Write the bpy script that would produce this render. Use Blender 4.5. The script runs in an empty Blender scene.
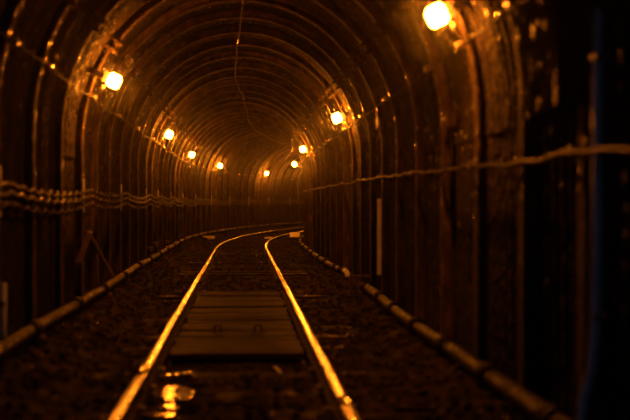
import bpy, bmesh, math, random
from mathutils import Vector, Matrix, noise

scene = bpy.context.scene
COL = scene.collection
random.seed(7)
PI = math.pi

# ---------------------------------------------------------------- camera
CAM_Z = 0.94
cam_data = bpy.data.cameras.new('camera')
cam_data.sensor_width = 36.0
cam_data.lens = 36.0 * 1200.0 / 630.0
cam_data.clip_start = 0.05
cam_data.clip_end = 300.0
cam_data.dof.use_dof = True
cam_data.dof.focus_distance = 27.0
cam_data.dof.aperture_fstop = 1.7
cam = bpy.data.objects.new('camera', cam_data)
COL.objects.link(cam)
cam.location = (0.0, 0.0, CAM_Z)
cam.rotation_euler = (math.radians(90.0 - 0.334), 0.0, -math.radians(3.434))
scene.camera = cam

# ---------------------------------------------------------------- world: dim daylight at the portal behind the camera
world = bpy.data.worlds.new('world')
scene.world = world
world.use_nodes = True
bg = world.node_tree.nodes['Background']
bg.inputs['Color'].default_value = (0.30, 0.48, 0.85, 1)
bg.inputs['Strength'].default_value = 0.60

# ---------------------------------------------------------------- view
vs = scene.view_settings
vs.view_transform = 'Standard'
vs.look = 'None'
vs.exposure = 0.0
vs.gamma = 1.0
vs.use_curve_mapping = False
scene.cycles.use_denoising = True
scene.cycles.max_bounces = 6
scene.cycles.volume_bounces = 0
scene.cycles.sample_clamp_indirect = 4.0

LAMP_RADIANCE = 700.0
LAMP_COLOR = (1.0, 0.225, 0.010)
HAZE_DENSITY = 0.0015

# ---------------------------------------------------------------- tunnel layout (metres; rail top is z = 0, camera at the origin, +Y down the tunnel)
S0, RAD = 25.0, 80.0            # the track is straight to S0, then bends right with radius RAD
S_START, S_END = -4.0, 72.0
X0, WID, ZS, RZ = -0.02, 1.40, 1.45, 1.50   # inner face of the ribs: centre, half width, springing height, rise
TRACK_X = -0.04
GAUGE = 1.05


def bend(s):
    return max(0.0, (s - S0) / RAD)


def at(s, u, z):
    a = bend(s)
    if a <= 0:
        return Vector((u, s, z))
    x = RAD * (1 - math.cos(a)) + u * math.cos(a)
    y = S0 + RAD * math.sin(a) - u * math.sin(a)
    return Vector((x, y, z))


# lamps: side, distance along the tunnel, text for the labels
LAMPS = [
    (1, 6.9, 'large lamp at the upper right edge'),
    (-1, 10.6, 'leftmost lamp of the left wall'),
    (1, 15.0, 'second lamp of the right wall'),
    (-1, 18.8, 'second lamp of the left wall'),
    (1, 23.6, 'third lamp of the right wall'),
    (-1, 26.3, 'third lamp of the left wall'),
    (1, 31.6, 'farthest lamp of the right wall'),
    (-1, 33.9, 'fourth lamp of the left wall'),
    (-1, 43.0, 'farthest lamp of the left wall in the bend'),
    (1, 39.7, 'first lamp hidden round the bend'),
    (1, 47.6, 'second lamp hidden round the bend'),
    (-1, 51.5, 'third lamp hidden round the bend'),
]
lamp_s = [l[1] for l in LAMPS]
rib_s = []
anchors = [-3.6, 1.4, 3.8, 4.85, 5.9] + sorted(l + 0.17 for l in lamp_s) + [62.0, 71.6]
for i in range(len(anchors) - 1):
    a0, a1 = anchors[i], anchors[i + 1]
    n = max(1, round((a1 - a0) / 1.12))
    for k in range(n):
        rib_s.append(a0 + (a1 - a0) * k / n)
rib_s.append(anchors[-1])


def arch(theta, off=0.0):
    """A point of the vault, theta from the right springing line (0) over the crown to the left one (pi); off moves it outwards."""
    return (X0 + (WID + off) * math.cos(theta), ZS + (RZ + off) * math.sin(theta))


def floor_z(s, u):
    z = -0.118
    if s > 11:
        k = min(1.0, (s - 11) / 3.0)
        z += 0.034 * k * math.sin(2 * PI * (s / 3.7 + 0.12 * math.sin(s * 0.6) + 0.03 * u))
    t = min(1.0, max(0.0, (u - 0.85) / 0.40))
    z += 0.100 * t * t * (3 - 2 * t)
    t = min(1.0, max(0.0, (-u - 0.88) / 0.45))
    z += 0.170 * t * t * (3 - 2 * t)
    z += 0.022 * noise.noise(Vector((u * 2.1, s * 2.1, 3.0)))
    z += 0.012 * noise.noise(Vector((u * 7.0, s * 7.0, 9.0)))
    return z


# ---------------------------------------------------------------- helpers
def mesh_data(name, verts, faces, mat, smooth=False):
    me = bpy.data.meshes.new(name)
    me.from_pydata([tuple(v) for v in verts], [], faces)
    me.update()
    if mat is not None:
        me.materials.append(mat)
    if smooth:
        me.polygons.foreach_set('use_smooth', [True] * len(me.polygons))
    return me


def link(name, me, parent=None):
    o = bpy.data.objects.new(name, me)
    COL.objects.link(o)
    if parent is not None:
        o.parent = parent
    return o


def obj(name, verts, faces, mat, parent=None, smooth=False):
    return link(name, mesh_data(name, verts, faces, mat, smooth), parent)


def empty(name, loc=(0, 0, 0), rz=0.0):
    o = bpy.data.objects.new(name, None)
    o.empty_display_size = 0.1
    COL.objects.link(o)
    o.location = loc
    o.rotation_euler = (0, 0, rz)
    return o


def tag(o, label=None, cat=None, group=None, kind=None):
    if label:
        o['label'] = label
    if cat:
        o['category'] = cat
    if group:
        o['group'] = group
    if kind:
        o['kind'] = kind
    return o


class MB:
    """Collects boxes, tubes and lathes for one mesh."""

    def __init__(self):
        self.v, self.f = [], []

    def box(self, c, size, rot=None, bev=0.0):
        cx, cy, cz = c
        hx, hy, hz = size[0] / 2, size[1] / 2, size[2] / 2
        bm = bmesh.new()
        bmesh.ops.create_cube(bm, size=1.0)
        for v in bm.verts:
            v.co = Vector((v.co.x * 2 * hx, v.co.y * 2 * hy, v.co.z * 2 * hz))
        if bev > 0:
            bmesh.ops.bevel(bm, geom=list(bm.edges), offset=bev, segments=1, affect='EDGES')
        bm.verts.index_update()
        b = len(self.v)
        for v in bm.verts:
            p = v.co.copy()
            if rot is not None:
                p = rot @ p
            self.v.append(p + Vector((cx, cy, cz)))
        for f in bm.faces:
            self.f.append([b + v.index for v in f.verts])
        bm.free()
        return self

    def tube(self, pts, r, n=8, caps=True):
        pts = [Vector(p) for p in pts]
        b = len(self.v)
        rr = r if isinstance(r, (list, tuple)) else [r] * len(pts)
        up = Vector((0, 0, 1))
        d0 = (pts[1] - pts[0]).normalized()
        if abs(d0.z) > 0.9:
            up = Vector((1, 0, 0))
        for i, p in enumerate(pts):
            d = (pts[min(i + 1, len(pts) - 1)] - pts[max(i - 1, 0)])
            if d.length < 1e-9:
                d = d0.copy()
            d.normalize()
            a = d.cross(up)
            if a.length < 1e-6:
                a = d.cross(Vector((0, 1, 0)))
            a.normalize()
            c = a.cross(d).normalized()
            up = c
            for k in range(n):
                t = 2 * PI * k / n
                self.v.append(p + (a * math.cos(t) + c * math.sin(t)) * rr[i])
        for i in range(len(pts) - 1):
            for k in range(n):
                k2 = (k + 1) % n
                self.f.append([b + i * n + k, b + i * n + k2, b + (i + 1) * n + k2, b + (i + 1) * n + k])
        if caps:
            self.f.append([b + k for k in range(n)][::-1])
            self.f.append([b + (len(pts) - 1) * n + k for k in range(n)])
        return self

    def build(self, name, mat, parent=None, smooth=False):
        return obj(name, self.v, self.f, mat, parent, smooth)

    def data(self, name, mat, smooth=False):
        return mesh_data(name, self.v, self.f, mat, smooth)


def grid_faces(ni, nj, close_j=False):
    f = []
    for i in range(ni - 1):
        for j in range(nj if close_j else nj - 1):
            j2 = (j + 1) % nj
            f.append((i * nj + j, i * nj + j2, (i + 1) * nj + j2, (i + 1) * nj + j))
    return f


def srange(a, b, step):
    n = max(1, int(math.ceil((b - a) / step)))
    return [a + (b - a) * k / n for k in range(n + 1)]


# ---------------------------------------------------------------- materials
def material(name, cols, rough=(0.4, 0.7), metal=0.0, scale=6.0, stretch=(1, 1, 1), bump=0.3, bump_scale=40.0, bump_dist=0.01, spec=0.5, rscale=None, wet=0.65):
    m = bpy.data.materials.new(name)
    m.use_nodes = True
    nt = m.node_tree
    N, L = nt.nodes, nt.links
    bs = N['Principled BSDF']
    geo = N.new('ShaderNodeNewGeometry')
    mp = N.new('ShaderNodeMapping')
    mp.inputs['Scale'].default_value = stretch
    L.new(geo.outputs['Position'], mp.inputs['Vector'])
    n1 = N.new('ShaderNodeTexNoise')
    n1.inputs['Scale'].default_value = scale
    n1.inputs['Detail'].default_value = 5
    n1.inputs['Roughness'].default_value = 0.65
    L.new(mp.outputs['Vector'], n1.inputs['Vector'])
    cr = N.new('ShaderNodeValToRGB')
    el = cr.color_ramp.elements
    el[0].position, el[1].position = 0.32, 0.70
    el[0].color = (*cols[0], 1)
    el[1].color = (*cols[-1], 1)
    for i, c in enumerate(cols[1:-1]):
        e = el.new(0.32 + 0.38 * (i + 1) / (len(cols) - 1))
        e.color = (*c, 1)
    L.new(n1.outputs['Fac'], cr.inputs['Fac'])
    L.new(cr.outputs['Color'], bs.inputs['Base Color'])
    n2 = N.new('ShaderNodeTexNoise')
    n2.inputs['Scale'].default_value = bump_scale
    n2.inputs['Detail'].default_value = 4
    L.new(mp.outputs['Vector'], n2.inputs['Vector'])
    mr = N.new('ShaderNodeMapRange')
    mr.inputs['From Min'].default_value = 0.35
    mr.inputs['From Max'].default_value = wet
    mr.inputs['To Min'].default_value = rough[0]
    mr.inputs['To Max'].default_value = rough[1]
    n3 = N.new('ShaderNodeTexNoise')
    n3.inputs['Scale'].default_value = rscale or scale * 1.7
    n3.inputs['Detail'].default_value = 3
    L.new(mp.outputs['Vector'], n3.inputs['Vector'])
    L.new(n3.outputs['Fac'], mr.inputs['Value'])
    L.new(mr.outputs['Result'], bs.inputs['Roughness'])
    bp = N.new('ShaderNodeBump')
    bp.inputs['Strength'].default_value = bump
    bp.inputs['Distance'].default_value = bump_dist
    L.new(n2.outputs['Fac'], bp.inputs['Height'])
    L.new(bp.outputs['Normal'], bs.inputs['Normal'])
    bs.inputs['Metallic'].default_value = metal
    bs.inputs['Specular IOR Level'].default_value = spec
    return m


M = {}
M['earth'] = material('earth backing', [(0.004, 0.003, 0.002), (0.008, 0.006, 0.0045)], rough=(0.8, 0.95))
M['liner'] = material('sooty corrugated steel', [(0.00342, 0.00232, 0.00171), (0.01027, 0.00643, 0.00401), (0.02569, 0.01627, 0.00942)], rough=(0.2, 1.0), metal=0.0, scale=3.0,
                      stretch=(1, 1, 0.5), bump=1.0, bump_scale=26, bump_dist=0.05, spec=0.35, rscale=18, wet=0.425)
M['rib'] = material('rusty wet steel', [(0.01127, 0.00678, 0.00394), (0.03618, 0.02144, 0.01246), (0.07909, 0.04858, 0.02826)], rough=(0.25, 1.0), metal=0.0, scale=7.0, stretch=(1, 1, 0.6),
                    bump=0.8, bump_scale=45, bump_dist=0.03, spec=0.2, rscale=22, wet=0.425)
M['clamp'] = material('grimy clamp steel', [(0.0315, 0.021, 0.0126), (0.105, 0.0693, 0.0441)], rough=(0.3, 0.5), metal=0.0, scale=20, bump=0.3, spec=0.15)
M['rail'] = material('polished rail steel', [(0.6877, 0.6279, 0.55315), (0.9867, 0.9269, 0.8372)], rough=(0.15, 0.24), metal=1.0, scale=9.0, stretch=(1, 0.25, 1), bump=0.10, bump_scale=30,
                     bump_dist=0.004)
M['railside'] = material('rusty rail side', [(0.0096, 0.006, 0.0036), (0.03, 0.018, 0.0108)], rough=(0.5, 0.8), metal=0.0, scale=14, bump=0.4, spec=0.05)
M['mud'] = material('black ballast mud', [(0.0044, 0.00294, 0.00192), (0.01469, 0.00955, 0.00616), (0.03525, 0.0235, 0.01469)], rough=(0.6, 1.0), scale=5.0, bump=0.9, bump_scale=38, bump_dist=0.03, spec=0.01)
M['stone'] = material('wet ballast stone', [(0.0072, 0.0054, 0.0036), (0.0324, 0.0216, 0.0144)], rough=(0.15, 0.95), scale=20, bump=0.3, bump_scale=60, spec=0.12, wet=0.45)
M['sleeper'] = material('wet creosoted timber', [(0.0075, 0.0045, 0.003), (0.021, 0.0135, 0.00825)], rough=(0.2, 1.0), scale=5.0, stretch=(0.6, 6, 2), bump=0.4, bump_scale=18, bump_dist=0.01, spec=0.05, wet=0.5)
M['plank'] = material('worn deck board', [(0.00504, 0.0031, 0.00185), (0.01404, 0.00869, 0.00504)], rough=(0.45, 0.8), scale=4.0, stretch=(0.6, 8, 2), bump=0.35, bump_scale=16, bump_dist=0.008, spec=0.015)
M['pipe'] = material('muddy pipe steel', [(0.00226, 0.00147, 0.001), (0.01014, 0.00675, 0.00451)], rough=(0.3, 0.9), metal=0.0, scale=9.0, bump=0.4, bump_scale=40, spec=0.08, rscale=30)
M['cable'] = material('black wet cable sheath', [(0.0054, 0.00405, 0.00315), (0.018, 0.01305, 0.009)], rough=(0.22, 0.75), scale=25, bump=0.4, bump_scale=60, bump_dist=0.006, spec=0.12, rscale=40, wet=0.5)
M['feed'] = material('sooty feed cable', [(0.004, 0.003, 0.002), (0.010, 0.007, 0.005)], rough=(0.5, 0.9), scale=25, bump=0.3, spec=0.05)
M['wire'] = material('dusty wire', [(0.00535, 0.00356, 0.00232), (0.01336, 0.00891, 0.0057)], rough=(0.4, 0.8), metal=0.0, scale=20, bump=0.2, spec=0.08)
M['insul'] = material('glazed insulator', [(0.12, 0.09, 0.065), (0.25, 0.2, 0.15)], rough=(0.15, 0.3), scale=20, bump=0.05)
M['grey'] = material('pale grey paint', [(0.34, 0.34, 0.34), (0.52, 0.52, 0.52)], rough=(0.35, 0.6), scale=9, bump=0.15)
M['galv'] = material('galvanised conduit', [(0.25, 0.27, 0.30), (0.45, 0.47, 0.50)], rough=(0.3, 0.5), metal=0.0, scale=9, bump=0.15, spec=0.2)
M['boxmetal'] = material('dusty enclosure steel', [(0.036, 0.0288, 0.0228), (0.084, 0.066, 0.0504)], rough=(0.4, 0.6), scale=9, bump=0.2, spec=0.1)
M['timber'] = material('old prop timber', [(0.024, 0.015, 0.0084), (0.072, 0.0456, 0.0264)], rough=(0.5, 0.8), scale=8, stretch=(3, 3, 0.6), bump=0.4, bump_scale=30, spec=0.05)
M['strut'] = material('bare strut timber', [(0.15, 0.0975, 0.057), (0.3, 0.195, 0.12)], rough=(0.5, 0.8), scale=8, bump=0.3, spec=0.05)
M['white'] = material('whitewash', [(0.55, 0.53, 0.50), (0.80, 0.78, 0.75)], rough=(0.15, 0.3), scale=12, bump=0.2, spec=0.9)
M['leaf'] = material('pale dry splinter', [(0.45, 0.42, 0.16), (0.65, 0.60, 0.28)], rough=(0.4, 0.6), scale=12, bump=0.2)

m = bpy.data.materials.new('puddle water')
m.use_nodes = True
b = m.node_tree.nodes['Principled BSDF']
b.inputs['Base Color'].default_value = (0.010, 0.008, 0.006, 1)
b.inputs['Roughness'].default_value = 0.08
b.inputs['IOR'].default_value = 1.33
tn = m.node_tree.nodes.new('ShaderNodeTexNoise')
tn.inputs['Scale'].default_value = 24
tg = m.node_tree.nodes.new('ShaderNodeNewGeometry')
m.node_tree.links.new(tg.outputs['Position'], tn.inputs['Vector'])
bp = m.node_tree.nodes.new('ShaderNodeBump')
bp.inputs['Strength'].default_value = 1.0
bp.inputs['Distance'].default_value = 0.0016
m.node_tree.links.new(tn.outputs['Fac'], bp.inputs['Height'])
m.node_tree.links.new(bp.outputs['Normal'], b.inputs['Normal'])
M['water'] = m

m = bpy.data.materials.new('sodium lamp glass')
m.use_nodes = True
nt = m.node_tree
for n in list(nt.nodes):
    nt.nodes.remove(n)
out = nt.nodes.new('ShaderNodeOutputMaterial')
em = nt.nodes.new('ShaderNodeEmission')
em.inputs['Color'].default_value = (*LAMP_COLOR, 1)
em.inputs['Strength'].default_value = LAMP_RADIANCE
nt.links.new(em.outputs[0], out.inputs['Surface'])
m.cycles.emission_sampling = 'FRONT'
M['glow'] = m

m = bpy.data.materials.new('dusty air')
m.use_nodes = True
nt = m.node_tree
for n in list(nt.nodes):
    nt.nodes.remove(n)
out = nt.nodes.new('ShaderNodeOutputMaterial')
sc = nt.nodes.new('ShaderNodeVolumeScatter')
sc.inputs['Color'].default_value = (0.9, 0.9, 0.9, 1)
sc.inputs['Density'].default_value = HAZE_DENSITY
sc.inputs['Anisotropy'].default_value = 0.985
nt.links.new(sc.outputs[0], out.inputs['Volume'])
M['haze'] = m

# ---------------------------------------------------------------- the setting: floor, walls, ceiling
ss = srange(S_START, 4.0, 0.4)[:-1] + srange(4.0, 24.0, 0.09)[:-1] + srange(24.0, 50.0, 0.16)[:-1] + srange(50.0, S_END, 0.5)
us = srange(-1.75, 1.72, 0.075)
verts = [at(s, u, floor_z(s, u)) for s in ss for u in us]
tag(obj('floor', verts, grid_faces(len(ss), len(us)), M['mud'], smooth=True), 'black muddy ballast floor of the tunnel under the track', 'floor', kind='structure')

SEAM = 1.37       # height of the joint between the wall plates and the roof plates
LOFF = 0.082      # middle of the corrugation, behind the inner face of the ribs


def outline(part, off, n):
    """Cross-section polyline of one plate: (u, z, outward normal)."""
    pts = []
    if part == 'left':
        for k in range(n + 1):
            pts.append((X0 - WID - off, -0.16 + (SEAM + 0.16) * k / n, (-1, 0)))
    elif part == 'right':
        for k in range(n + 1):
            pts.append((X0 + WID + off, SEAM + (-0.16 - SEAM) * k / n, (1, 0)))
    else:
        a0, a1 = {'hl': (PI + 0.07, PI * 0.70), 'cr': (PI * 0.71, PI * 0.29), 'hr': (PI * 0.30, -0.07)}[part]
        for k in range(n + 1):
            t = a0 + (a1 - a0) * k / n
            u, z = arch(t, off)
            pts.append((u, z, (math.cos(t), math.sin(t))))
    return pts


def shell(name, part_list, label, cat):
    v, f = [], []
    sl = srange(S_START, S_END, 1.0)
    pts = []
    for p in part_list:
        pts += outline(p, 0.19, 10)
    for s in sl:
        for (u, z, nn) in pts:
            v.append(at(s, u, z))
    o = obj(name, v, grid_faces(len(sl), len(pts)), M['earth'], smooth=True)
    tag(o, label, cat, kind='structure')
    return o


wall_left = shell('wall_left', ['left'], 'dark corrugated steel lined wall on the left of the track', 'wall')
wall_right = shell('wall_right', ['right'], 'dark corrugated steel lined wall on the right of the track', 'wall')
ceiling = shell('ceiling', ['hl', 'cr', 'hr'], 'dark arched corrugated steel roof over the track', 'ceiling')

ring = [(-1.75, -0.4), (1.70, -0.4), (1.70, ZS)] + [arch(PI * k / 10, 0.25) for k in range(1, 10)] + [(-1.75, ZS)]  # unseen cap added past the bend to keep sky light off the far rails
ev = [at(S_END - 0.02, u, z) for (u, z) in ring] + [at(S_END + 0.2, u, z) for (u, z) in ring]
nr = len(ring)
tag(obj('added_end_cap', ev, [tuple(range(nr)), tuple(range(nr, 2 * nr))[::-1]] + [(k, nr + k, nr + (k + 1) % nr, (k + 1) % nr) for k in range(nr)], M['earth']),
    'dark unseen cap added far round the bend to shut out sky light', 'wall', kind='structure')

PITCH = 0.15
for i in range(len(rib_s) - 1):
    a0, a1 = rib_s[i], rib_s[i + 1]
    if a0 > 63 or a1 < -3:
        step = 0.05
    else:
        step = 0.025 if a0 < 24 else 0.0375
    for part, par, n, off in (('left', wall_left, 5, 0.012), ('right', wall_right, 5, 0.012), ('hl', ceiling, 7, 0), ('cr', ceiling, 8, 0.012), ('hr', ceiling, 7, 0)):
        sl = srange(a0 - 0.01, a1 + 0.01, step)
        jit = random.uniform(-0.008, 0.008)
        tilt = random.uniform(-0.014, 0.014)
        bulge = part == 'hr' and abs(a1 - 5.9) < 0.01
        if bulge:
            jit, tilt = -0.055, 0.0       # plate's near end set inwards to catch lamp light and shade the next rib
        pts = outline(part, LOFF + off + jit, n)
        v = []
        for s in sl:
            d = 0.025 * math.sin(2 * PI * (s - a0) / PITCH)
            for j, (u, z, nn) in enumerate(pts):
                dd = d - (0.085 * (a1 - s) / (a1 - a0) if bulge else 0.0) + tilt * (j / n - 0.5) + 0.008 * noise.noise(Vector((u * 2, s * 2, z * 2)))
                v.append(at(s, u + nn[0] * dd, z + nn[1] * dd))
        obj('corrugated_panel', v, grid_faces(len(sl), len(pts)), M['liner'], par, smooth=True)

# ---------------------------------------------------------------- steel arch ribs: each one thing with legs, crown, clamps and feet
DEP, FLW, TH = 0.085, 0.105, 0.012
SECT = [(0, -FLW / 2), (0, FLW / 2), (TH, FLW / 2), (TH, TH / 2), (DEP - TH, TH / 2), (DEP - TH, FLW / 2), (DEP, FLW / 2), (DEP, -FLW / 2), (DEP - TH, -FLW / 2),
        (DEP - TH, -TH / 2), (TH, -TH / 2), (TH, -FLW / 2)]
JT = math.radians(39)


def sweep_rib(path):
    """path: (u, z, outward normal)."""
    v, f = [], []
    n = len(SECT)
    for (u, z, nn) in path:
        for (o, y) in SECT:
            v.append(Vector((u + nn[0] * o, y, z + nn[1] * o)))
    for i in range(len(path) - 1):
        for k in range(n):
            k2 = (k + 1) % n
            f.append((i * n + k, (i + 1) * n + k, (i + 1) * n + k2, i * n + k2))
    f.append(tuple(range(n)))
    f.append(tuple(range((len(path) - 1) * n, len(path) * n))[::-1])
    return v, f


leg_path = [(X0 + WID, z, (1, 0)) for z in (-0.16, 0.2, 0.6, 1.0, ZS)]
leg_path += [(*arch(JT * k / 7), (math.cos(JT * k / 7), math.sin(JT * k / 7))) for k in range(1, 8)]
lv, lf = sweep_rib(leg_path)
ME_LEG_R = mesh_data('leg', lv, lf, M['rib'])
ME_LEG_L = mesh_data('leg', [Vector((2 * X0 - v.x, v.y, v.z)) for v in lv], [t[::-1] for t in lf], M['rib'])
JC = math.radians(34)
cp = []
for k in range(25):
    t = JC + (PI - 2 * JC) * k / 24
    cp.append((*arch(t, -0.02), (math.cos(t), math.sin(t))))
cv, cf = sweep_rib(cp)
ME_CROWN = mesh_data('crown_segment', cv, cf, M['rib'])


def frame(theta, off):
    u, z = arch(theta, off)
    n = Vector((-math.cos(theta), 0, -math.sin(theta)))      # inwards
    t = Vector((-math.sin(theta), 0, math.cos(theta)))       # along the arch, up on the right side
    return Vector((u, 0, z)), n, t


def clamp_mesh():
    b = MB()
    for th in (math.radians(34.7), math.radians(38.0)):
        p, n, t = frame(th, -0.02)
        rot = Matrix((t, Vector((0, 1, 0)), n)).transposed()
        b.box(p + n * 0.008, (0.035, FLW + 0.045, 0.018), rot, 0.004)
        for y in (-FLW / 2 - 0.014, FLW / 2 + 0.014):
            b.box(p - n * 0.045 + Vector((0, y, 0)), (0.026, 0.014, 0.115), rot)
            b.box(p + n * 0.022 + Vector((0, y, 0)), (0.026, 0.024, 0.02), rot, 0.004)
    return b


cb = clamp_mesh()
ME_CLAMP_R = cb.data('joint_clamp', M['rib'])
ME_CLAMP_L = mesh_data('joint_clamp', [Vector((2 * X0 - v.x, v.y, v.z)) for v in cb.v], [list(reversed(q)) for q in cb.f], M['rib'])
ME_FOOT = MB().box((0, 0, 0), (0.15, 0.16, 0.03), None, 0.004).data('base_plate', M['rib'])

ORD = ['first', 'second', 'third', 'fourth', 'fifth', 'sixth', 'seventh', 'eighth', 'ninth', 'tenth']
last_lamp, cnt = None, 0
for i, s in enumerate(rib_s):
    if s < 4 or s > 55:
        continue      # these stand outside the frame or behind the bend
    hit = [l for l in LAMPS if abs(l[1] + 0.17 - s) < 1e-6]
    e = empty('steel_rib', at(s, 0, 0), -bend(s))
    e.rotation_euler = (random.uniform(-0.006, 0.006), random.uniform(-0.003, 0.003), -bend(s) + random.uniform(-0.006, 0.006))
    for me in (ME_LEG_L, ME_LEG_R):
        link('leg', me, e)
    link('crown_segment', ME_CROWN, e)
    link('joint_clamp', ME_CLAMP_L, e)
    link('joint_clamp', ME_CLAMP_R, e)
    for sd in (-1, 1):
        o = link('base_plate', ME_FOOT, e)
        o.location = (X0 + sd * (WID + 0.04), 0, -0.165)
    if hit:
        last_lamp, cnt = hit[0], 0
        lab = 'steel arch rib lit by the ' + hit[0][2]
    elif last_lamp is None:
        lab = 'steel arch rib nearest the viewer, almost black at the right picture edge' if s < 5 else 'second steel arch rib from the viewer, before the large upper right lamp'
    else:
        cnt += 1
        lab = ORD[cnt - 1] + ' bare steel arch rib beyond the ' + last_lamp[2]
    tag(e, lab, 'arch rib', 'steel arch ribs of the tunnel')

# ---------------------------------------------------------------- lamps


def make_lamp(side, s, text, arm, deg):
    e = empty('bulkhead_lamp', at(s, 0, 0), -bend(s))
    th = math.radians(deg)
    p, n, t = frame(th, 0)
    y = Vector((0, 1, 0))

    def mir(b):
        if side < 0:
            b.v = [Vector((2 * X0 - q.x, q.y, q.z)) for q in b.v]
            b.f = [list(reversed(q)) for q in b.f]
        return b
    rot = Matrix((t, y, n)).transposed()
    br = MB().box(p + n * (arm / 2 - 0.04) + Vector((0, -0.02, 0)), (0.05, 0.05, arm + 0.09), rot, 0.004)
    mir(br).build('bracket', M['clamp'], e)
    p = p + n * arm
    yy = Vector((0, -0.02, 0))
    mir(MB().box(p + n * 0.012 + yy, (0.10, 0.09, 0.02), rot, 0.005)).build('mounting_plate', M['clamp'], e)
    mir(MB().box(p + n * 0.032 + yy, (0.085, 0.08, 0.04), rot, 0.008)).build('housing', M['boxmetal'], e)
    lens = mir(MB().box(p + n * 0.100 + yy, (0.115, 0.108, 0.105), rot, 0.020)).build('lens', M['glow'], e, smooth=False)
    lens['label'] = 'glowing square glass lens'
    g = MB()
    for k in (-0.036, 0.036):
        a = p + yy + t * k
        g.tube([a + n * 0.03 - y * 0.066, a + n * 0.15 - y * 0.066, a + n * 0.163 - y * 0.05, a + n * 0.163 + y * 0.05, a + n * 0.15 + y * 0.066, a + n * 0.03 + y * 0.066], 0.003, 5)
    mir(g).build('wire_guard', M['clamp'], e)
    # gland and feed tail to the wall cable
    q, nq, tq = frame(math.radians(17), 0)
    mir(MB().tube([p + n * 0.03 - t * 0.075 + yy, p + n * 0.035 - t * 0.10 + yy], 0.016, 8)).build('cable_gland', M['insul'], e)
    mir(MB().tube([p + n * 0.035 - t * 0.095 + yy, p + n * 0.045 - t * 0.12 + yy, q + nq * 0.035 + Vector((0, -0.03, -0.01)), q + nq * 0.02 + Vector((0, -0.05, -0.02))], 0.010, 6)).build('feed_tail', M['wire'], e, True)
    tag(e, 'glowing orange square bulkhead lamp, ' + text, 'lamp', 'tunnel lamps')
    return e


for l, arm, deg in zip(LAMPS, (0.045, 0.08, 0.0, 0.06, 0.0, 0.09, 0.10, 0.07, 0.02, 0.03, 0.03, 0.03), (25, 25, 23.3, 24.5, 23, 24.5, 23, 24, 23.5, 23, 23, 23)):
    make_lamp(*l, arm, deg)

# ---------------------------------------------------------------- lamp feed cables with insulators, one on each wall
CT = math.radians(17)


def feed_cable(side, name, label):
    e = empty(name, at(0, 0, 0))
    p, n, t = frame(CT, 0)
    hang = [s for k, s in enumerate(rib_s) if 1.0 < s < 50 and (k % 2 == 0 or min(abs(s - 0.17 - q) for q in lamp_s) < 0.01)]
    pts = []
    for a, bb in zip(hang[:-1], hang[1:]):
        m_ = max(4, int((bb - a) / 0.10))
        sag = 0.004 * (bb - a) ** 2 + random.uniform(0, 0.01)
        for k in range(m_):
            f_ = k / m_
            s = a + (bb - a) * f_
            w = 0.006 * math.sin(s * 21.0)
            q = p + n * 0.045
            u = q.x if side > 0 else 2 * X0 - q.x
            pts.append(at(s, u + w, q.z - sag * 4 * f_ * (1 - f_) + w))
    MB().tube(pts, 0.006, 6).build('cable', M['feed'], e, True)
    for s in hang:
        b = MB()
        q = p
        for kk, (d, r) in enumerate(((0.0, 0.012), (0.02, 0.012), (0.022, 0.024), (0.036, 0.024), (0.040, 0.014), (0.048, 0.014), (0.052, 0.023), (0.062, 0.018))):
            if kk == 0:
                path, rad = [], []
            c = q + n * d
            u = c.x if side > 0 else 2 * X0 - c.x
            path.append(at(s, u, c.z))
            rad.append(r)
        b.tube(path, rad, 8)
        b.build('insulator', M['insul'], e, True)
    tag(e, label, 'cable', 'lamp feed cables')


feed_cable(1, 'lamp_cable', 'thin lamp cable strung on insulators along the right haunch from lamp to lamp')
feed_cable(-1, 'lamp_cable', 'thin lamp cable strung on insulators along the left haunch from lamp to lamp')

# ---------------------------------------------------------------- three heavy cables on hangers along the left wall
hang_l = sorted({min(rib_s, key=lambda q: abs(q - (3.6 + 3.4 * k))) for k in range(17)})
XL = X0 - WID + 0.05
zoff = [0.115, 0.060, 0.0]
names = ['topmost of the three heavy cables slung along the left wall', 'middle of the three heavy cables slung along the left wall', 'lowest of the three heavy cables slung along the left wall']
for c in range(3):
    pts = []
    xx = XL + (0.0, 0.012, 0.0)[c]
    for a, bb in zip(hang_l[:-1], hang_l[1:]):
        m_ = int((bb - a) / 0.05)
        sag = random.uniform(0.035, 0.065)
        for k in range(m_):
            f_ = k / m_
            s = a + (bb - a) * f_
            env = math.sin(PI * f_) ** 0.5
            w = 0.016 * env * math.sin(2 * PI * s / 0.34 + c * 2.1)
            w2 = 0.008 * env * math.cos(2 * PI * s / 0.34 + c * 2.1)
            pts.append(at(s, xx + w2 + 0.01 * env, CAM_Z + zoff[c] - sag * 4 * f_ * (1 - f_) + w))
    o = MB().tube(pts, 0.014, 7).build('heavy_cable', M['cable'], None, True)
    tag(o, names[c], 'cable', 'heavy cables on the left wall')

hname = {}
for k, s in enumerate(hang_l):
    e = empty('cable_hanger', at(s, 0, 0), -bend(s))
    MB().box((X0 - WID + 0.0075, -0.01, CAM_Z + 0.065), (0.012, 0.035, 0.30), None, 0.003).build('back_strap', M['galv'], e)
    for c in range(3):
        zc = CAM_Z + zoff[c] - 0.022
        x = X0 - WID
        MB().tube([(x + 0.01, -0.01, zc + 0.005), (x + 0.03, -0.01, zc - 0.002), (x + 0.062, -0.01, zc - 0.001), (x + 0.085, -0.01, zc + 0.018), (x + 0.088, -0.01, zc + 0.036)], 0.006, 6).build('hook', M['insul'], e, True)
    lab = 'bright steel cable hanger on the left wall, ' + ('%s from the viewer' % ORD[k] if k < 10 else 'small in the far bend')
    tag(e, lab, 'cable hanger', 'cable hangers on the left wall')

# ---------------------------------------------------------------- single cable along the right wall


def sig_z(s):
    return min(0.27, 0.205 + 0.007 * (s - 4.0))


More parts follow.
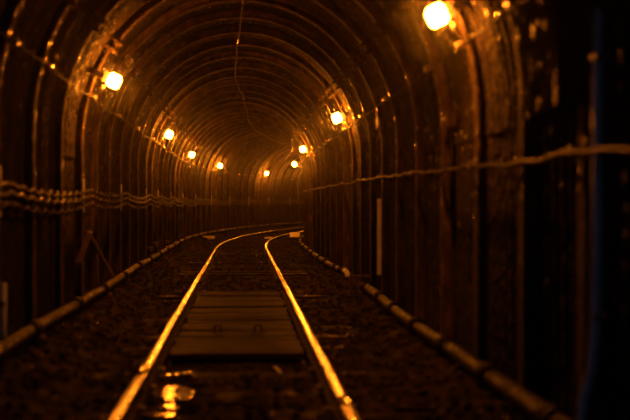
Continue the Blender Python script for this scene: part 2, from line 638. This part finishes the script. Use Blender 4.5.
hang_r = [s for k, s in enumerate(rib_s) if 1 < s < 36 and k % 2 == 1]
pts = []
for a, bb in zip(hang_r[:-1], hang_r[1:]):
    m_ = max(4, int((bb - a) / 0.1))
    sag = random.uniform(0.012, 0.03)
    for k in range(m_):
        f_ = k / m_
        s = a + (bb - a) * f_
        pts.append(at(s, X0 + WID - 0.028, CAM_Z + sig_z(s) - sag * 4 * f_ * (1 - f_) + 0.006 * math.sin(s * 9)))
e = empty('signal_cable', (0, 0, 0))
MB().tube(pts, 0.0125, 7).build('cable', M['wire'], e, True)
for s in hang_r:
    b = MB()
    q = at(s, X0 + WID - 0.016, CAM_Z + sig_z(s))
    b.box(q, (0.05, 0.03, 0.045), Matrix.Rotation(-bend(s), 3, 'Z'), 0.006)
    b.build('clip', M['clamp'], e)
tag(e, 'single dusty cable drooping from clip to clip along the right wall', 'cable')

# ---------------------------------------------------------------- wire hanging along the crown of the roof
e = empty('ceiling_wire', (0, 0, 0))
knots = [(4.0, 0.05, -0.03), (9.5, 0.02, -0.05), (12.0, -0.005, -0.03), (15.2, -0.075, -0.035), (18.6, -0.125, -0.06), (21.8, 0.0, -0.05), (26.0, 0.09, -0.05), (29.5, 0.06, -0.05), (34.0, 0.05, -0.05),
         (40.0, 0.05, -0.05)]
pts = []
for (s1, u1, d1), (s2, u2, d2) in zip(knots[:-1], knots[1:]):
    for k in range(16):
        f_ = k / 16
        s = s1 + (s2 - s1) * f_
        pts.append(at(s, u1 + (u2 - u1) * f_ + 0.006 * noise.noise(Vector((s * 2, 0, 0))), ZS + RZ + d1 + (d2 - d1) * f_ - 0.05 * math.sin(PI * f_)))
MB().tube(pts, 0.006, 6).build('wire', M['wire'], e, True)
for (s1, u1, d1) in knots:
    MB().tube([at(s1, u1, ZS + RZ + d1 - 0.012), at(s1, u1, ZS + RZ + 0.09)], 0.006, 6).build('pin', M['clamp'], e)
o = MB().tube([at(13.9, -0.05, ZS + RZ - 0.075), at(14.6, -0.064, ZS + RZ - 0.068)], 0.011, 8).build('splice_sleeve', M['insul'], e, True)
tag(e, 'thin slack wire running along the crown of the roof', 'wire')

# ---------------------------------------------------------------- track: rails with fishplates, sleepers with spikes
HEAD = [(-0.028, -0.013), (-0.0255, -0.0042), (-0.019, -0.0010), (-0.009, -0.0002), (0.0, 0.0), (0.009, -0.0002), (0.019, -0.0010), (0.0255, -0.0042), (0.028, -0.013), (0.027, -0.026)]
RAILP = HEAD + [(0.007, -0.032), (0.007, -0.088), (0.045, -0.098), (0.045, -0.108), (-0.045, -0.108), (-0.045, -0.098), (-0.007, -0.088), (-0.007, -0.032), (-0.027, -0.026)]


def rail_piece(u0, s1, s2, parent):
    sl = srange(s1, s2, 0.35)
    v, f = [], []
    n = len(RAILP)
    for s in sl:
        wob = 0.004 * noise.noise(Vector((s * 0.5, u0, 0)))
        hz = 0.003 * noise.noise(Vector((s * 0.4, u0 + 5, 0)))
        for (x, z) in RAILP:
            v.append(at(s, TRACK_X + u0 + x + wob, z + hz))
    for i in range(len(sl) - 1):
        for k in range(n):
            k2 = (k + 1) % n
            f.append((i * n + k, i * n + k2, (i + 1) * n + k2, (i + 1) * n + k))
    f.append(tuple(range(n))[::-1])
    f.append(tuple(range((len(sl) - 1) * n, len(sl) * n)))
    o = obj('rail_section', v, f, M['rail'], parent)
    me = o.data
    me.materials.append(M['railside'])
    for p in me.polygons:
        k = p.index % n if p.index < (len(sl) - 1) * n else 12
        p.material_index = 0 if k <= 8 or k == n - 1 else 1
        p.use_smooth = k <= 7 and p.index < (len(sl) - 1) * n
    return o


for sd, word, joints in ((-1, 'left', [-3.5, 6.6, 15.6, 24.6, 33.6, 42.6, 51.6, 60.0]), (1, 'right', [-3.5, 5.55, 14.5, 23.5, 32.5, 41.5, 50.5, 60.0])):
    e = empty('rail', (0, 0, 0))
    u0 = sd * GAUGE / 2
    for a, bb in zip(joints[:-1], joints[1:]):
        rail_piece(u0, a + 0.005, bb - 0.005, e)
    for j in joints[1:-1]:
        for sgn in (-1, 1):
            fp = MB().box((0, 0, 0), (0.016, 0.50, 0.055), None, 0.005).build('fish_plate', M['railside'], e)
            fp.location = at(j, TRACK_X + u0 + sgn * 0.0165, -0.060)
            fp.rotation_euler = (0, 0, -bend(j))
            for y in (-0.18, -0.07, 0.07, 0.18):
                bo = MB().tube([(sgn * 0.006, y, 0), (sgn * 0.03, y, 0)], 0.016, 6).build('bolt', M['clamp'], fp)
    tag(e, 'shiny worn steel rail on the %s side of the track' % word, 'rail', 'rails of the track')

sl_s = []
s = 4.6
while s < 40:
    sl_s.append(s)
    s += 0.70
ME_SL = [MB().box((0, 0, 0), (2.05, 0.22, 0.13), None, 0.014).data('sleeper', M['sleeper']) for _ in range(1)]
ME_SPIKE = MB().box((0, 0, 0.012), (0.045, 0.028, 0.028), None, 0.006).data('spike', M['clamp'])
ME_PLATE = MB().box((0, 0, 0), (0.20, 0.15, 0.014), None, 0.003).data('tie_plate', M['railside'])
for k, s in enumerate(sl_s):
    e = empty('sleeper', at(s, TRACK_X, -0.17), -bend(s) + random.uniform(-0.02, 0.02))
    o = link('timber', ME_SL[0], e)
    dz = random.uniform(-0.006, 0.004)
    o.location = (random.uniform(-0.05, 0.05), 0, 0.0 - 0.012 + dz)
    if s < 20 and not 7.6 < s < 13.6:
        for sd in (-1, 1):
            pl = link('tie_plate', ME_PLATE, e)
            pl.location = (sd * GAUGE / 2, 0, 0.050)
            for q in (-1, 1):
                sp = link('spike', ME_SPIKE, e)
                sp.location = (sd * GAUGE / 2 + q * 0.062, q * 0.03, 0.066)
    if k < 10:
        lab = 'wet dark timber sleeper, %s of the row counted from the bottom of the picture' % ORD[k]
        tag(e, lab, 'sleeper', 'sleepers of the track')
    else:
        tag(e, 'dark half buried timber sleeper farther down the track', 'sleeper', 'sleepers of the track')

# boards between the rails
e = empty('board_deck', at(10.5, TRACK_X, -0.076))
s = 7.9
k = 0
while s < 13.3:
    w = random.choice((0.20, 0.22, 0.24))
    ln = 0.90 + random.uniform(-0.02, 0.015)
    o = MB().box((0, 0, 0), (ln, w - 0.012, 0.045), None, 0.006).build('plank', M['plank'], e)
    o.location = (random.uniform(-0.012, 0.012), s + w / 2 - 10.5, random.uniform(-0.006, 0.006))
    o.rotation_euler = (random.uniform(-0.012, 0.012), random.uniform(-0.006, 0.006), random.uniform(-0.008, 0.008))
    s += w
tag(e, 'long panel of brown cross boards laid between the two rails', 'deck')
for x, lab in ((-0.155, 'rusty iron staple on the board deck, closer to the left rail'), (0.155, 'rusty iron staple on the board deck, closer to the right rail')):
    b = MB()
    b.box((-0.025, 0, 0.025), (0.014, 0.05, 0.05), None, 0.003).box((0.025, 0, 0.025), (0.014, 0.05, 0.05), None, 0.003).box((0, 0, 0.052), (0.064, 0.05, 0.014), None, 0.003)
    o = b.build('iron_staple', M['railside'])
    o.location = at(9.25, x + TRACK_X, -0.054)
    tag(o, lab, 'staple', 'iron staples on the deck')
o = MB().box((0, 0, 0), (0.016, 0.085, 0.008), None, 0.003).build('wood_splinter', M['leaf'])
o.location = at(7.45, 0.215, -0.095)
o.rotation_euler = (0.35, 0, 0.5)
tag(o, 'small pale yellow splinter lying between the rails near the right one', 'splinter')

# ---------------------------------------------------------------- loose ballast stones (nobody could count them)
ico_bm = bmesh.new()
bmesh.ops.create_icosphere(ico_bm, subdivisions=1, radius=1.0)
ico_bm.verts.index_update()
ICO_V = [v.co.copy() for v in ico_bm.verts]
ICO_F = [[v.index for v in f.verts] for f in ico_bm.faces]
ico_bm.free()
v, f = [], []
for k in range(9500):
    s = 4.2 + 34.0 * random.random() ** 1.5
    u = random.uniform(-1.34, 1.32)
    if abs(u - TRACK_X) < 0.47 and 7.8 < s < 13.4:
        continue
    if abs(abs(u - TRACK_X) - GAUGE / 2) < 0.075:
        continue
    r = random.uniform(0.010, 0.030)
    near = min(abs(s - q) for q in sl_s)
    if near < 0.13 and abs(u - TRACK_X) < 1.0 and random.random() < 0.8:
        continue
    c = at(s, u, floor_z(s, u) + r * 0.25)
    q = Matrix.Rotation(random.uniform(0, 6.28), 3, 'Z') @ Matrix.Rotation(random.uniform(0, 6.28), 3, 'X')
    sx, sy, sz = r * random.uniform(0.8, 1.4), r * random.uniform(0.7, 1.2), r * random.uniform(0.5, 0.9)
    b0 = len(v)
    for w in ICO_V:
        jj = random.uniform(0.8, 1.15)
        v.append(c + q @ Vector((w.x * sx * jj, w.y * sy * jj, w.z * sz * jj)))
    f += [[b0 + i_ for i_ in t] for t in ICO_F]
tag(obj('ballast_gravel', v, f, M['stone']), 'loose wet ballast gravel scattered over the tunnel floor', 'gravel', kind='stuff')


# ---------------------------------------------------------------- puddles
def puddle(s, u, ls, lu, z, label):
    n = 18
    vv = []
    for k in range(n):
        t = 2 * PI * k / n
        rr = 1 + 0.25 * noise.noise(Vector((math.cos(t) * 1.3 + s, math.sin(t) * 1.3, u)))
        vv.append(at(s + ls * rr * math.sin(t), u + lu * rr * math.cos(t), z))
    vv += [q - Vector((0, 0, 0.02)) for q in vv]
    ff = [tuple(range(n))] + [tuple(range(n, 2 * n))[::-1]] + [(k, n + k, n + (k + 1) % n, (k + 1) % n) for k in range(n)]
    tag(obj('puddle', vv, ff, M['water']), label, 'puddle', 'puddles between the rails')


for k, (ps, pu, pl) in enumerate(((5.82, -0.41, 0.085), (6.06, -0.37, 0.050), (6.30, -0.35, 0.075), (6.42, -0.36, 0.095), (6.55, -0.35, 0.100), (6.68, -0.37, 0.070), (7.22, -0.38, 0.070))):
    puddle(ps, pu, 0.022, pl, -0.082, 'thin bright streak of water inside the left rail, %s from the bottom of the picture' % ORD[k])
puddle(5.95, 0.86, 0.030, 0.110, -0.082, 'thin puddle outside the right rail near the bottom of the picture')

# ---------------------------------------------------------------- pipes along both walls
def pipe_run(name, pts_su, r, joints, mat, label, group):
    e = empty(name, (0, 0, 0))
    pts = []
    for (s1, u1, z1), (s2, u2, z2) in zip(pts_su[:-1], pts_su[1:]):
        n = max(3, int((s2 - s1) / 0.25))
        for k in range(n):
            f_ = k / n
            s = s1 + (s2 - s1) * f_
            pts.append((s, u1 + (u2 - u1) * f_, z1 + (z2 - z1) * f_))
    pts.append(pts_su[-1])
    P3 = [at(s, u + 0.006 * noise.noise(Vector((s, u, 1))), z + 0.006 * noise.noise(Vector((s, u, 7)))) for (s, u, z) in pts]
    MB().tube(P3, r, 12).build('pipe', mat, e, True)
    for j in joints:
        i = min(range(len(pts)), key=lambda q: abs(pts[q][0] - j))
        i = min(max(i, 1), len(pts) - 2)
        d = (P3[i + 1] - P3[i - 1]).normalized()
        c = P3[i]
        MB().tube([c - d * 0.062, c - d * 0.06, c - d * 0.035, c - d * 0.03, c + d * 0.03, c + d * 0.035, c + d * 0.06, c + d * 0.062],
                  [r, r + 0.020, r + 0.020, r + 0.010, r + 0.010, r + 0.020, r + 0.020, r], 12).build('coupling', mat, e, True)
        fz = floor_z(pts[i][0], pts[i][1])
        gap = c.z - r - fz
        if gap > 0.01:
            bl = MB().box((0, 0, 0), (0.16, 0.10, gap + 0.05), None, 0.006).build('support_block', M['timber'], e)
            bl.location = (c.x, c.y, fz + gap / 2 - 0.012)
            bl.rotation_euler = (0, 0, -bend(pts[i][0]))
    tag(e, label, 'pipe', group)
    return e


def jl(a, b_, st):
    out_, q = [], a
    while q < b_:
        out_.append(q)
        q += st
    return out_


pipe_run('jointed_pipe', [(4.4, 1.29, 0.03), (7.5, 1.28, 0.035), (9.5, 1.27, 0.03), (11.2, 1.29, 0.045), (12.9, 1.31, 0.04)], 0.050, jl(5.0, 12.7, 1.25), M['pipe'],
         'thick muddy jointed pipe along the foot of the right wall, near section', 'pipes along the walls')
pipe_run('jointed_pipe', [(15.6, 1.28, 0.055), (18.0, 1.25, 0.04), (22.0, 1.25, 0.03), (26.0, 1.27, 0.04), (33.0, 1.27, 0.04), (44.0, 1.27, 0.04)], 0.042, jl(16.4, 43, 1.6), M['pipe'],
         'jointed pipe along the foot of the right wall, far section towards the bend', 'pipes along the walls')
pipe_run('jointed_pipe', [(5.0, -1.345, 0.120), (8.0, -1.345, 0.125), (11.5, -1.335, 0.115), (15.0, -1.345, 0.125), (20.0, -1.34, 0.12), (28.0, -1.34, 0.12), (40.0, -1.34, 0.12), (60.0, -1.34, 0.12)], 0.045,
         jl(5.9, 58, 1.9), M['pipe'], 'long jointed pipe along the foot of the left wall', 'pipes along the walls')

# bent angle bracket standing over the end of the right pipe
e = empty('pipe_bracket', at(13.0, 1.22, -0.03))
MB().box((-0.05, 0, 0.075), (0.035, 0.04, 0.21), None, 0.004).build('upright', M['clamp'], e)
MB().box((0.055, 0, 0.172), (0.24, 0.04, 0.03), None, 0.004).build('cross_arm', M['clamp'], e)
tag(e, 'rusty angle bracket standing over the end of the near right pipe', 'bracket')
# short bright elbow of the far right pipe
e = empty('pipe_stub', at(15.0, 1.30, 0.0))
MB().tube([(0.0, 0.32, 0.07), (0.0, 0.16, 0.07), (0.005, 0.06, 0.062), (0.01, 0.0, 0.035), (0.01, -0.02, -0.03)], 0.036, 10).build('elbow', M['galv'], e, True)
MB().tube([(0.0, 0.30, 0.07), (0.0, 0.345, 0.07)], 0.052, 10).build('collar', M['clamp'], e, True)
tag(e, 'short shiny pipe elbow at the start of the far right pipe', 'pipe elbow')

# valve stubs on the left pipe
for s, h, lab in ((17.4, 0.20, 'small valve stub sticking up by the left pipe, nearer one'), (18.7, 0.24, 'small valve stub sticking up by the left pipe, second one'),
                  (21.6, 0.14, 'small valve stub sticking up by the left pipe, farthest one')):
    e = empty('valve_stub', at(s, -1.34, 0.165))
    MB().tube([(0, 0, -0.02), (0, 0, h * 0.6)], 0.016, 8).build('stem', M['pipe'], e, True)
    MB().tube([(0, 0, h * 0.35), (0, 0, h * 0.55)], 0.028, 8).build('body', M['clamp'], e, True)
    MB().box((0, 0, h * 0.68), (0.09, 0.022, 0.018), None, 0.004).build('handle', M['insul'], e)
    tag(e, lab, 'valve', 'valves on the left pipe')

# ---------------------------------------------------------------- things on the right wall
# junction box
e = empty('junction_box', at(12.0, X0 + WID + 0.02, CAM_Z + 0.83))
MB().box((0, 0, 0), (0.09, 0.16, 0.20), None, 0.008).build('enclosure', M['boxmetal'], e)
MB().box((-0.05, 0, 0), (0.012, 0.15, 0.19), None, 0.004).build('lid', M['boxmetal'], e)
for y, z in ((-0.06, 0.08), (0.06, 0.08), (-0.06, -0.08), (0.06, -0.08)):
    MB().tube([(-0.055, y, z), (-0.064, y, z)], 0.009, 6).build('screw', M['insul'], e)
MB().tube([(0, 0, -0.10), (0, 0, -0.16)], 0.022, 8).build('gland', M['clamp'], e, True)
tag(e, 'small grey junction box high on the right wall below the second lamp', 'junction box')
# galvanised drop pipe under it and pale board lower down
e = empty('drop_conduit', at(11.95, X0 + WID + 0.02, CAM_Z + 0.20))
MB().tube([(0, 0, 0.465), (0, 0, 0.0)], 0.017, 8).build('tube', M['galv'], e, True)
MB().box((0.02, 0, 0.20), (0.05, 0.08, 0.02), None, 0.003).build('saddle', M['clamp'], e)
tag(e, 'thin grey conduit dropping from the junction box on the right wall', 'conduit')
o = MB().box((0, 0, 0), (0.05, 0.06, 0.76), Matrix.Rotation(0.03, 3, 'X'), 0.006).build('marker_board', M['grey'])
o.location = at(11.95, X0 + WID - 0.01, CAM_Z - 0.34)
tag(o, 'pale grey upright marker board on the right wall above the pipe bracket', 'board')
# near bluish pipe
e = empty('drain_hose', at(4.55, X0 + WID - 0.02, 0.0))
MB().tube([(0.01, 0.02, CAM_Z + 0.75), (0.0, 0, CAM_Z + 0.45), (0.0, 0, CAM_Z), (-0.005, 0, CAM_Z - 0.45), (-0.02, 0, CAM_Z - 0.64), (-0.055, -0.01, CAM_Z - 0.75), (-0.075, -0.02, CAM_Z - 0.88), (-0.08, -0.02, 0.0)],
          0.017, 10).build('hose', M['galv'], e, True)
for z in (0.5, 1.5):
    MB().box((0.01, 0, z), (0.05, 0.07, 0.03), None, 0.004).build('saddle', M['clamp'], e)
tag(e, 'bluish grey hose hanging down the dark right wall near the picture edge', 'hose')
# small hook box under the first lamp
e = empty('switch_box', at(8.0, X0 + WID + 0.02, CAM_Z + 0.56))
MB().box((0, 0, 0), (0.07, 0.10, 0.12), None, 0.01).build('enclosure', M['railside'], e)
MB().tube([(0, 0, -0.06), (0, 0, -0.62)], 0.014, 8).build('conduit', M['pipe'], e, True)
MB().tube([(-0.04, 0, 0.0), (-0.055, 0, 0.0)], 0.018, 8).build('knob', M['clamp'], e, True)
tag(e, 'small dark switch box with a conduit below, right wall under the large lamp', 'switch box')

# ---------------------------------------------------------------- things on the left
e = empty('strut_bracket', at(10.2, 0, 0.0))
MB().box((-1.335, 0, 0.565), (0.045, 0.05, 0.29), Matrix.Rotation(0.36, 3, 'Y'), 0.006).build('pale_arm', M['strut'], e)
MB().box((-1.205, 0.05, 0.50), (0.03, 0.04, 0.44), Matrix.Rotation(-0.50, 3, 'Y'), 0.006).build('dark_arm', M['timber'], e)
MB().box((-1.375, 0, 0.42), (0.06, 0.09, 0.05), None, 0.006).build('shoe', M['timber'], e)
tag(e, 'short pale strut with a dark arm forming an upturned V by the left wall', 'strut')
e = empty('drop_conduit', at(7.12, X0 - WID + 0.02, 0.05))
MB().tube([(0, 0, 0.0), (0, 0, 0.42)], 0.017, 8).build('tube', M['galv'], e, True)
MB().box((-0.01, 0, 0.30), (0.05, 0.07, 0.03), None, 0.004).build('saddle', M['clamp'], e)
tag(e, 'short bluish pipe stub at the left picture edge above the pipe', 'conduit')

# white painted blocks by the bend
for s, u, w, lab in ((31.0, -1.12, 0.40, 'white painted block outside the left rail where the track starts to bend'), (35.0, 0.42 - 0.30, 0.30, 'small white painted block between the rails at the start of the bend')):
    b = MB()
    b.box((0, 0, 0.03), (w * 0.8, 0.12, 0.05), Matrix.Rotation(0.5, 3, 'X'), 0.01)
    b.box((0, 0.03, 0.065), (w * 0.3, 0.04, 0.025), None, 0.005)
    o = b.build('white_block', M['white'])
    o.location = at(s, u, floor_z(s, u) + 0.01)
    o.rotation_euler = (0, 0, -bend(s))
    tag(o, lab, 'block', 'white blocks on the floor')

e = empty('marker_stump', at(32.3, 1.06, floor_z(32.3, 1.06)), -bend(32.3))
MB().box((0, 0, 0.07), (0.20, 0.14, 0.18), None, 0.01).build('stump', M['timber'], e)
MB().box((0, -0.03, 0.18), (0.27, 0.18, 0.04), Matrix.Rotation(0.75, 3, 'X'), 0.01).build('cap', M['white'], e)['label'] = 'bright white painted cap'
tag(e, 'low timber stump with a bright white cap by the right wall at the bend', 'marker')

# ---------------------------------------------------------------- haze in the air of the tunnel
sl = srange(S_START + 0.5, S_END - 0.5, 2.0)
ring = [(-1.52, -0.2), (1.48, -0.2), (1.48, ZS)] + [arch(PI * k / 12, 0.10) for k in range(1, 12)] + [(-1.52, ZS)]
v = [at(s, u, z) for s in sl for (u, z) in ring]
nr = len(ring)
f = grid_faces(len(sl), nr, True)
f.append(tuple(range(nr))[::-1])
f.append(tuple(range((len(sl) - 1) * nr, len(sl) * nr)))
hz = obj('haze', v, f, M['haze'])
tag(hz, 'thin dusty orange haze filling the air of the tunnel', 'haze', kind='stuff')
bm = bmesh.new()
bm.from_mesh(hz.data)
bmesh.ops.recalc_face_normals(bm, faces=bm.faces)
bm.to_mesh(hz.data)
bm.free()
